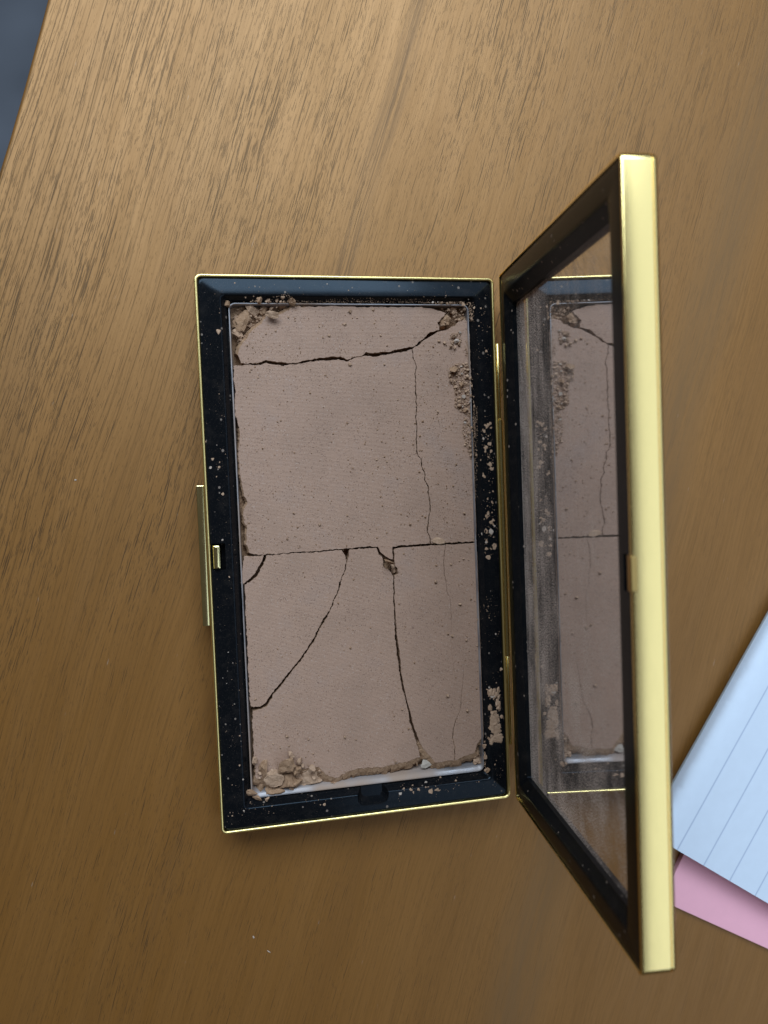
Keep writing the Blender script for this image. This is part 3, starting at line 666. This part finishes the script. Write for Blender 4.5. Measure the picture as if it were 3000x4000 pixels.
PENDING = []
ORD = ["first", "second", "third", "fourth", "fifth", "sixth", "seventh", "eighth", "ninth", "tenth", "eleventh", "twelfth", "thirteenth", "fourteenth", "fifteenth", "sixteenth", "seventeenth", "eighteenth", "nineteenth", "twentieth", "twenty-first", "twenty-second", "twenty-third", "twenty-fourth"]
def later(o, what, where, x, y, box):
    """remember a small crumb, to be told from its neighbours by its place once all of them lie there"""
    fx, fy = (x - box[0]) / (box[1] - box[0]), (y - box[2]) / (box[3] - box[2])
    nx, ny = (2 if 2.5 < box[1] - box[0] <= 9 else 3 if box[1] - box[0] > 9 else 1), (4 if box[3] - box[2] > 20 else 3 if box[3] - box[2] > 9 else 2 if box[3] - box[2] > 4 else 1)
    cx = {1: [""], 2: ["left", "right"], 3: ["left", "centre", "right"]}[nx][min(nx - 1, int(fx * nx))]
    cy = {1: [""], 2: ["lower", "upper"], 3: ["lower", "middle", "upper"], 4: ["lowest", "lower", "upper", "topmost"]}[ny][min(ny - 1, int(fy * ny))]
    PENDING.append((o, what, where, " ".join(c for c in (cy, cx) if c), x, y))
def settle_labels():
    cells = {}
    for r in PENDING: cells.setdefault((r[1], r[2], r[3]), []).append(r)
    for (what, where, cell), rs in cells.items():
        spot = f"{cell} of {where}" if cell else f"in {where}"
        wide = max(r[4] for r in rs) - min(r[4] for r in rs) > max(r[5] for r in rs) - min(r[5] for r in rs)
        rs.sort(key=(lambda r: r[4]) if wide else (lambda r: -r[5]))
        for i, r in enumerate(rs):
            if len(rs) == 1: r[0]['label'] = f"{what} alone {spot}"
            else: r[0]['label'] = f"{what}, {ORD[min(i, 23)]} from the {'left' if wide else 'top'} {spot}"

def inside(p, poly):
    c = False
    for i in range(len(poly)):
        a, b = poly[i - 1], poly[i]
        if (a[1] > p[1]) != (b[1] > p[1]) and p[0] < (b[0] - a[0]) * (p[1] - a[1]) / (b[1] - a[1]) + a[0]: c = not c
    return c
def cake_at(p):
    return any(inside(p, CAKE[k]) for k in CAKE)
def surf(x, y):
    """height of what a crumb would rest on"""
    if cake_at((x, y)): return TOPZ - .03
    if PX0 + .5 < x < PX1 - .5 and PY0 + .5 < y < PY1 - .5: return -4.6
    return rail_z(x, y)
def rail_z(x, y):
    tx = (x - .64) / (PX0 - .64) if x < W / 2 else (W - .64 - x) / (W - .64 - PX1)
    ty = (y - .64) / (PY0 - .64) if y < L / 2 else (L - .64 - y) / (L - .64 - PY1)
    t = max(0, min(tx, ty, .98))
    for (a, za, _), (b, zb, _) in zip(prof[1:], prof[2:]):
        if a <= t <= b and b > a: return za + (zb - za) * (t - a) / (b - a)
    return -.3

# larger chunks, each told apart by its own words
CL = {
 'tl': ["largest chunk of broken powder in the upper left corner of the pan", "upright brown chunk right of the largest chunk at the upper left corner",
        "narrow pale-edged chunk in the middle of the upper left heap", "whitish flake lying at the right end of the upper left heap", "small flat chip just under the whitish flake's heap, upper left",
        "wide flat chunk near the top edge, right of the upper left heap", "chunk overhanging the black rim at the right end of the upper left heap", "dark brown low chunk below the largest chunk, upper left corner",
        "small crumb wedged into the very corner of the pan, upper left", "pointed crumb on the pan's top lip above the upper left heap", "flat grey-brown chip resting at the edge of the long strip, upper left"],
 'tr': ["biggest lump of broken powder in the upper right corner of the pan", "flat chunk above the biggest lump, upper right corner", "pale chunk against the right lip in the upper right corner",
        "thin dark sliver under the upper right heap", "round crumb at the end of the widest crack, upper right"],
 'rh': ["big rounded lump at the top of the crumb heap along the hinge side", "square chunk in the middle of the crumb heap along the hinge side", "chunk at the left edge of the crumb heap along the hinge side",
        "chunk at the lower end of the crumb heap along the hinge side", "pale white grain in the crumb heap along the hinge side"],
 'bl': ["tall leaning chunk in the lower left corner of the pan", "small upright flake against the left lip, lower left corner", "rounded flake at the very bottom of the lower left heap", "curled flake lying over the pan's lip onto the black rim, lower left",
        "tilted flat chunk in the middle of the lower left heap", "long low slab at the bottom of the lower left heap, on the pan's lip", "rough lump on the powder surface above the lower left heap", "small spike of powder on top of the rough lump, lower left",
        "thin bridge chip just below the rough lump, lower left", "chunk right of the thin bridge chip, lower left", "small crumb right of the spike, lower left", "thin flat sliver lying by the bright bottom lip of the pan",
        "brown flake on the curve of the pan's lower left corner", "broad mass of crumbled powder at the right end of the lower left heap", "angular chunk between the tilted flat chunk and the broad mass, lower left", "small block under the broad mass, close to the pan's lip, lower left"],
 'bc': ["pale grey bit of grit at the foot of the long lower crack", "chunk in the lower right corner of the pan", "brown chunk above the corner chunk, lower right", "small pink-brown crumb on the lip at the lower right corner", "tiny flat chip by the bottom lip under the ragged slab"],
 'cr': ["white sliver bridging the top of the long lower crack", "brown crumb left under the white sliver at the top of the long crack", "pale-edged crumb on the long lower crack under the white sliver", "flat brown flake on the lower edge of the tall slab, just above the middle crack"],
}
for k, lst in CHUNKS.items():
    for i, (x, y, w, h, a) in enumerate(lst):
        me = CH[(i * 5 + len(k) + ord(k[0])) % 12]
        z0 = surf(x, y)
        th = min(2.0, .30 * (w + h) + .25)
        if z0 < -4: th = min(2.9, max(th, 1.9)); 
        if (k, i) in (('tl', 3), ('rh', 4)): me = CP[i % 6]; th = .5
        if (k, i) == ('bc', 0): me = CG[0]; th = .3; z0 = -2.75
        if (k, i) in (('bl', 3), ('bl', 12)): z0 = -1.4; th = .6
        if (k, i) == ('bl', 0): z0 = -4.0; th = 2.5
        if k == 'bl' and i in (0, 4, 6, 9, 14): w *= 1.18; h *= 1.22
        if k == 'bl' and i in (4, 5, 14, 15): z0 = -3.5; th = (2.5, 1.9, 2.3, 1.7)[(4, 5, 14, 15).index(i)]; y += .25 if i == 5 else 0
        if k == 'bl' and i in (9,): z0 = -2.6
        if k == 'cr' and i == 0: z0 = TOPZ
        if k == 'rh' and i < 4: w *= .72; h *= .72; th *= .7
        if (k, i) == ('cr', 3): z0 = TOPZ - .10; th = .28; me = CH[0]
        crumb("powder_chunk", me, x, y, z0, w * 1.12, h * 1.12, th, a, CL[k][i], "larger chunks of broken powder", .2)

# medium crumbs in the heaps: counted ones are things, the finest are one mass
grain_list = []
HL = {'TL': ("small brown crumb in the heap at the pan's upper left corner", 46, .62), 'TR': ("small brown crumb in the heap at the pan's upper right corner", 40, .55),
      'RH': ("small brown crumb in the heap along the hinge side of the powder", 84, .52), 'RS': ("small brown crumb in the little cluster below the upper right corner", 11, .6),
      'BR': ("small brown crumb in the broken lower right corner of the pan", 8, .7), 'BL': ("small brown crumb in the crumbled lower left corner of the pan", 26, .85), 'RT': ("small brown crumb in the thin trail down the hinge side of the powder", 26, .42), 'RE': None, 'TE': None, 'UP': None}
def sample(poly):
    xs = [p[0] for p in poly]; ys = [p[1] for p in poly]
    while True:
        p = (rng.uniform(min(xs), max(xs)), rng.uniform(min(ys), max(ys)))
        if inside(p, poly): return p
for k, poly in HEAPS.items():
    if HL[k]:
        lab, cnt, sz = HL[k]
        placed = []
        for _ in range(cnt):
            s = sz * rng.lognormvariate(0, .30)
            for _try in range(30):
                x, y = sample(poly)
                if all((x - q[0]) ** 2 + (y - q[1]) ** 2 > (.45 * (s + q[2])) ** 2 for q in placed): break
            placed.append((x, y, s))
            z0 = surf(x, y)
            if z0 < -4: z0 = rng.uniform(-3.9, -2.3)
            WH = {'TL': "the upper left heap", 'TR': "the upper right heap", 'RH': "the hinge heap", 'RS': "the cluster under the upper right heap", 'BR': "the broken lower right corner", 'BL': "the lower left heap", 'RT': "the thin trail by the hinge"}[k]
            o = crumb("powder_crumb", rng.choice(CR if rng.random() < .96 else CP), x, y, z0 - .03 + (rng.random() < .35) * .3, s * rng.uniform(.9, 1.4), s, s * rng.uniform(.5, .8), rng.uniform(0, 360), lab, "crumbs in " + WH)
            later(o, "crumb", WH, x, y, (min(p[0] for p in poly), max(p[0] for p in poly), min(p[1] for p in poly), max(p[1] for p in poly)))
    nf = {'TL': 420, 'TR': 420, 'RH': 900, 'RS': 150, 'BR': 160, 'BL': 320, 'RT': 320, 'RE': 520, 'TE': 420, 'UP': 60}[k]
    for _ in range(nf):
        x, y = sample(poly)
        s = rng.uniform(.12, .34) if k not in ('RE', 'TE') else rng.uniform(.07, .24)
        z0 = surf(x, y)
        if z0 < -4: z0 = rng.uniform(-4.6, -2.4)
        elif k == 'RE': z0 = max(z0, -1.7)
        grain_list.append((x, y, z0 + (rng.random() < .4) * .15, s))

ON = {'A': "the long top strip", 'B': "the largest slab", 'C': "the tall slab by the hinge", 'D': "the corner chip", 'E': "the left wedge", 'F': "the lower middle slab", 'K': "the lower right slab", 'G': "the middle crack"}
for x, y, s in LOOSE:
    k = next((k for k in CAKE if inside((x, y), CAKE[k])), 'G')
    o = crumb("powder_crumb", rng.choice(CR), x, y, surf(x, y) - .02, max(.28, s * .8) * rng.uniform(.9, 1.2), max(.28, s * .8), max(.2, s * .5), rng.uniform(0, 360), "x", "loose crumbs on the powder surface")
    P_ = CAKE[k]
    later(o, "crumb", ON[k], x, y, (min(p[0] for p in P_), max(p[0] for p in P_), min(p[1] for p in P_), max(p[1] for p in P_)))
for lst, side, grp, bx in ((RAIL_R, "the rim by the hinge", "flecks on the rim by the hinge", (64, 70, 0, L)), (RAIL_T, "the black top rim", "flecks on the top rim", (0, W, 120, L)),
                       (RAIL_B, "the black bottom rim", "flecks on the bottom rim", (0, W, 0, 6)), (RAIL_L, "the rim by the latch", "flecks on the rim by the latch", (0, 7, 0, L))):
    for i, (x, y, s) in enumerate(lst):
        me = rng.choice(CP if rng.random() < .25 else CR)
        o = crumb("powder_fleck", me, x, y, rail_z(x, y) - .04, s * rng.uniform(.75, 1.0), s * rng.uniform(.7, 1.0), max(.05, min(.16, s * .10)), rng.uniform(0, 360), "x", grp, .06)
        later(o, "large fleck" if s > .7 else "fleck", side, x, y, bx)
settle_labels()

# fine grit: past counting, one object each
def grit_mesh(name, items, mat, label, cat):
    V, F = [], []
    for (x, y, z, s) in items:
        b = len(V); a = rng.uniform(0, 6.28)
        r = [s * .5 * rng.uniform(.7, 1.25) for _ in range(5)]
        for i in range(4):
            V.append(((x + r[i] * math.cos(a + i * 1.571)) * MM, (y + r[i] * math.sin(a + i * 1.571)) * MM, (z + HB + s * .18 * rng.uniform(.4, 1.6)) * MM))
        V.append((x * MM, y * MM, (z + HB + s * rng.uniform(.45, .8)) * MM))
        V.append((x * MM, y * MM, (z + HB - .02) * MM))
        for i in range(4):
            j = (i + 1) % 4
            F.append((b + i, b + j, b + 4)); F.append((b + j, b + i, b + 5))
    me = bpy.data.meshes.new(name); me.from_pydata(V, [], F); me.update()
    return tag(link(name, me, mat), label, cat, kind='stuff')
grit_mesh("powder_grit", grain_list, M['crumb'], "fine brown grit among the crumbs at the edges of the powder", "powder grit")
dust = []
keys = ['A', 'B', 'C', 'E', 'F', 'K']
for k, nn in (('A', 520), ('B', 1450), ('C', 800), ('E', 120), ('F', 330), ('K', 430)):
    for _ in range(nn):
        x, y = sample(CAKE[k]); dust.append((x, y, TOPZ - .01, min(.62, .155 * rng.lognormvariate(0, .50))))
# ragged fringe on the broken edges
for k in keys:
    for (x, y) in resample(CAKE[k], .55):
        if rng.random() < .35: dust.append((x + rng.gauss(0, .12), y + rng.gauss(0, .12), TOPZ - .12, rng.uniform(.08, .24)))
grit_mesh("powder_dust", dust, M['raw'], "fine dark specks of loose dust scattered over the pressed powder", "powder dust")
rd = []
for _ in range(2600):
    side = rng.random()
    t = rng.random()
    if side < .42: x, y = W - .9 - 5.4 * rng.random(), rng.uniform(1, L - 1)
    elif side < .68: x, y = 1 + 6.3 * rng.random(), rng.uniform(1, L - 1)
    elif side < .86: x, y = rng.uniform(1, W - 1), L - .9 - 5.2 * rng.random() ** .6
    else: x, y = rng.uniform(1, W - 1), .9 + 5 * rng.random()
    if noise.noise(Vector((x * .35, y * .16, 8))) + .5 * noise.noise(Vector((x * 1.1, y * .8, 3))) < rng.uniform(-.15, .55): continue
    if 31 < x < 40 and y < 7: continue
    if .8 < x < 4.2 and 59 < y < 67: continue
    rd.append((x, y, rail_z(x, y), min(.45, .080 * rng.lognormvariate(0, .6))))
for (x, y, s) in RAIL_R + RAIL_B:                                  # dust gathers round the flecks
    for _ in range(5): 
        q = (x + rng.gauss(0, .8), y + rng.gauss(0, 1.0))
        if PX1 + .3 < q[0] < W - .9 or q[1] < PY0 - .4: rd.append((q[0], q[1], rail_z(*q), rng.uniform(.08, .26)))
rd = [r for r in rd if .8 < r[0] < W - .8 and .8 < r[1] < L - .8 and not (31 < r[0] < 40 and r[1] < 7)]
grit_mesh("rim_dust", rd, M['crumb'], "tiny pale dust specks sprinkled over the glossy black rim", "powder dust")

# caked smears of powder near the lower hinge: thin, broken films
def film(name, x0, x1, y0, y1, zf, seed, thr, label, th=.07, step=.16):
    """a thin scaly film: the cells of a fine grid that a noise field keeps"""
    nx, ny = int((x1 - x0) / step), int((y1 - y0) / step)
    def h(i, j):
        x, y = x0 + i * step, y0 + j * step
        e = min(i, nx - i) / nx * 2; f = min(j, ny - j) / ny * 2
        edge = min(1, 3.0 * e) * min(1, 3.5 * f)
        v = noise.noise(Vector((x * .55, y * .40, seed))) + .6 * noise.noise(Vector((x * 1.6, y * 1.3, seed + 3))) + .35 * noise.noise(Vector((x * 4, y * 4, seed + 5)))
        return v - thr - (1 - edge) * 1.1
    V, F, ix = [], [], {}
    def vert(i, j):
        if (i, j) not in ix:
            x, y = x0 + i * step + .4 * step * noise.noise(Vector((i * 1.7, j * 1.3, seed))), y0 + j * step + .4 * step * noise.noise(Vector((i * 1.1, j * 1.9, seed + 1)))
            v = h(i, j)
            ix[i, j] = len(V); V.append((x * MM, y * MM, (zf(x, y) + HB + (th * min(1, v * 2.5) * (1 + .8 * noise.noise(Vector((x * 3, y * 3, 2)))) if v > 0 else -.01)) * MM))
        return ix[i, j]
    for i in range(nx):
        for j in range(ny):
            if sum(h(a, b) > 0 for a, b in ((i, j), (i + 1, j), (i, j + 1), (i + 1, j + 1))) >= 2:
                F.append((vert(i, j), vert(i + 1, j), vert(i + 1, j + 1), vert(i, j + 1)))
    me = bpy.data.meshes.new(name); me.from_pydata(V, [], F); me.update(); smooth(me, 60)
    return tag(link(name, me, M['crumb']), label, "powder smear")
film("powder_smear", 64.4, 68.9, 12.5, 21.5, rail_z, 4.0, -.30, "broad scaly smear of powder on the black rim near the lower hinge", .10)
film("powder_smear", 64.4, 68.6, 20.8, 28.0, rail_z, 9.0, -.12, "rough smear of powder on the black rim, just above the broad smear", .22)
film("powder_smear", 64.6, 69.2, 55, 98, rail_z, 17.0, .38, "sparse patchy film of powder on the black rim along the middle hinge", .07)
film("powder_smear", 40.0, 58.0, .6, 5.4, rail_z, 23.0, .22, "patchy film of powder on the black bottom rim, right of the notch", .07)

# ------------------------------------------------------------------ papers on the right
def paper_mat(name, color, lines=False, o=None, a=None, b=None):
    t = NT(name)
    g = t.n('ShaderNodeNewGeometry')
    n = t.noise(t.pos((300, 300, 300)), 1, 3, .6)
    col = t.mix(t.ramp(n, [(0.3, 0.0), (0.7, 1.0)]), tuple(c * .97 for c in color), color)
    if lines:
        rel = t.n('ShaderNodeVectorMath', operation='SUBTRACT'); t.l(g.outputs['Position'], rel.inputs[0]); rel.inputs[1].default_value = o
        d = t.n('ShaderNodeVectorMath', operation='DOT_PRODUCT'); t.l(rel.outputs[0], d.inputs[0]); d.inputs[1].default_value = b
        v = t.math('MULTIPLY', d.outputs['Value'], 1000)
        fr = t.math('ABSOLUTE', t.math('SUBTRACT', t.math('FRACT', t.math('DIVIDE', t.math('SUBTRACT', v, 2.45), 9.25)), 0.5))
        ln = t.ramp(fr, [(0.012, 0.62), (0.032, 0.0)])
        nz = t.n('ShaderNodeSeparateXYZ'); t.l(g.outputs['Normal'], nz.inputs[0])
        ln = t.math('MULTIPLY', ln, t.math('GREATER_THAN', nz.outputs[2], .5))
        col = t.mix(ln, col, (0.36, 0.43, 0.60))
    t.l(col, t.b.inputs['Base Color'])
    set_b(t, rough=.75, spec=.3)
    t.l(t.bump(t.noise(t.pos((2500, 2500, 2500)), 1, 2, .5), .08, .0001), t.b.inputs['Normal'])
    return t.m

def frame_xf(o, a, b, z):
    def f(v): return Vector((o[0] + b[0] * v.x + a[0] * v.y, o[1] + b[1] * v.x + a[1] * v.y, z + v.z))
    return f
A_ = Vector((.567, .824)).normalized(); B_ = Vector((A_.y, -A_.x))
PO = (110.43, -17.15)
px = frame_xf(PO, A_, B_, 0)
pad = bpy.data.objects.new("writing_pad", None); pad.location = (PO[0] * MM, PO[1] * MM, .0015); pad.empty_display_size = .01
COL.objects.link(pad)
tag(pad, "white ruled writing pad with a torn glued edge, lying beyond the mirror lid", "writing pad")
bpy.context.view_layer.update()
pm = paper_mat("ruled_paper", (0.73, 0.81, 0.94), True, Vector((PO[0], PO[1], 0)) * MM, None, Vector((B_.x, B_.y, 0)))
# sheet block: its top rolls down towards the bound edge
bm = bmesh.new()
cols = [(0.0, 4.2), (.25, 5.0), (.8, 5.7), (1.8, 6.3), (3.2, 6.7), (5, 6.92), (8, 7.0), (100, 7.0)]
rows = [i * .5 for i in range(301)]
grid = [[bm.verts.new(px(Vector((c + (.22 * noise.noise(Vector((r * .23, 0, 0))) + .35 * max(0, noise.noise(Vector((r * .6, 7, 0))) - .25) - .10 * noise.noise(Vector((r * 2.3, 4, 0))) if i < 2 else 0), r, z))) * MM) for i, (c, z) in enumerate(cols)] for r in rows]
for i in range(len(rows) - 1):
    for j in range(len(cols) - 1): bm.faces.new((grid[i][j], grid[i][j + 1], grid[i + 1][j + 1], grid[i + 1][j]))
low = [[bm.verts.new(px(Vector((c, r, 2.3))) * MM) for c in (0, 100)] for r in (rows[0], rows[-1])]
bm.faces.new([low[0][0], low[0][1]] + grid[0][::-1])
bm.faces.new([low[1][1], low[1][0]] + grid[-1])
bm.faces.new([low[1][0], low[0][0]] + [g[0] for g in grid])
bm.faces.new([low[0][1], low[1][1]] + [g[-1] for g in grid][::-1])
bmesh.ops.recalc_face_normals(bm, faces=bm.faces)
me = bpy.data.meshes.new("page_block"); bm.to_mesh(me); bm.free(); smooth(me, 40)
adopt(link("page_block", me, pm), pad)
adopt(box("backing_board", -.1, 100.3, -.35, 150.3, 1.55, 2.27, .4, .1, plain("grey_card", (.34, .35, .36), .9), None, px), pad)
E1 = Vector((.865, -.5)).normalized(); E2 = Vector((-E1.y, E1.x))
pk = frame_xf((114.8, -37.6), E2, E1, 0)
pink = loft("pink_note_pad", [(0, 80, 0, 60, .3, .02), (0, 80, 0, 60, .3, 1.3), (.1, 79.9, .1, 59.9, .3, 1.42)], paper_mat("pink_paper", (1.0, .50, .60)), None, pk, cap0=True, cap1=True)
tag(pink, "plain pink note pad sticking out from under the white ruled pad", "note pad")

# lint on the table
for (x, y, w, h, a), lab in zip([(-28.64, 81.58, .55, .35, 20), (6.25, -30.74, .8, .45, -60), (9.76, -34.9, 1.1, .22, -40)],
        ["white lint speck on bare wood left of the compact", "white lint speck on the table below the compact, the rounder of two", "thin white lint sliver on the table below the compact, lowest in the photo"]):
    o = crumb("lint_speck", CP[1], x, y, -HB, w, h, .15, a, lab, None, .05); o['category'] = "lint speck"
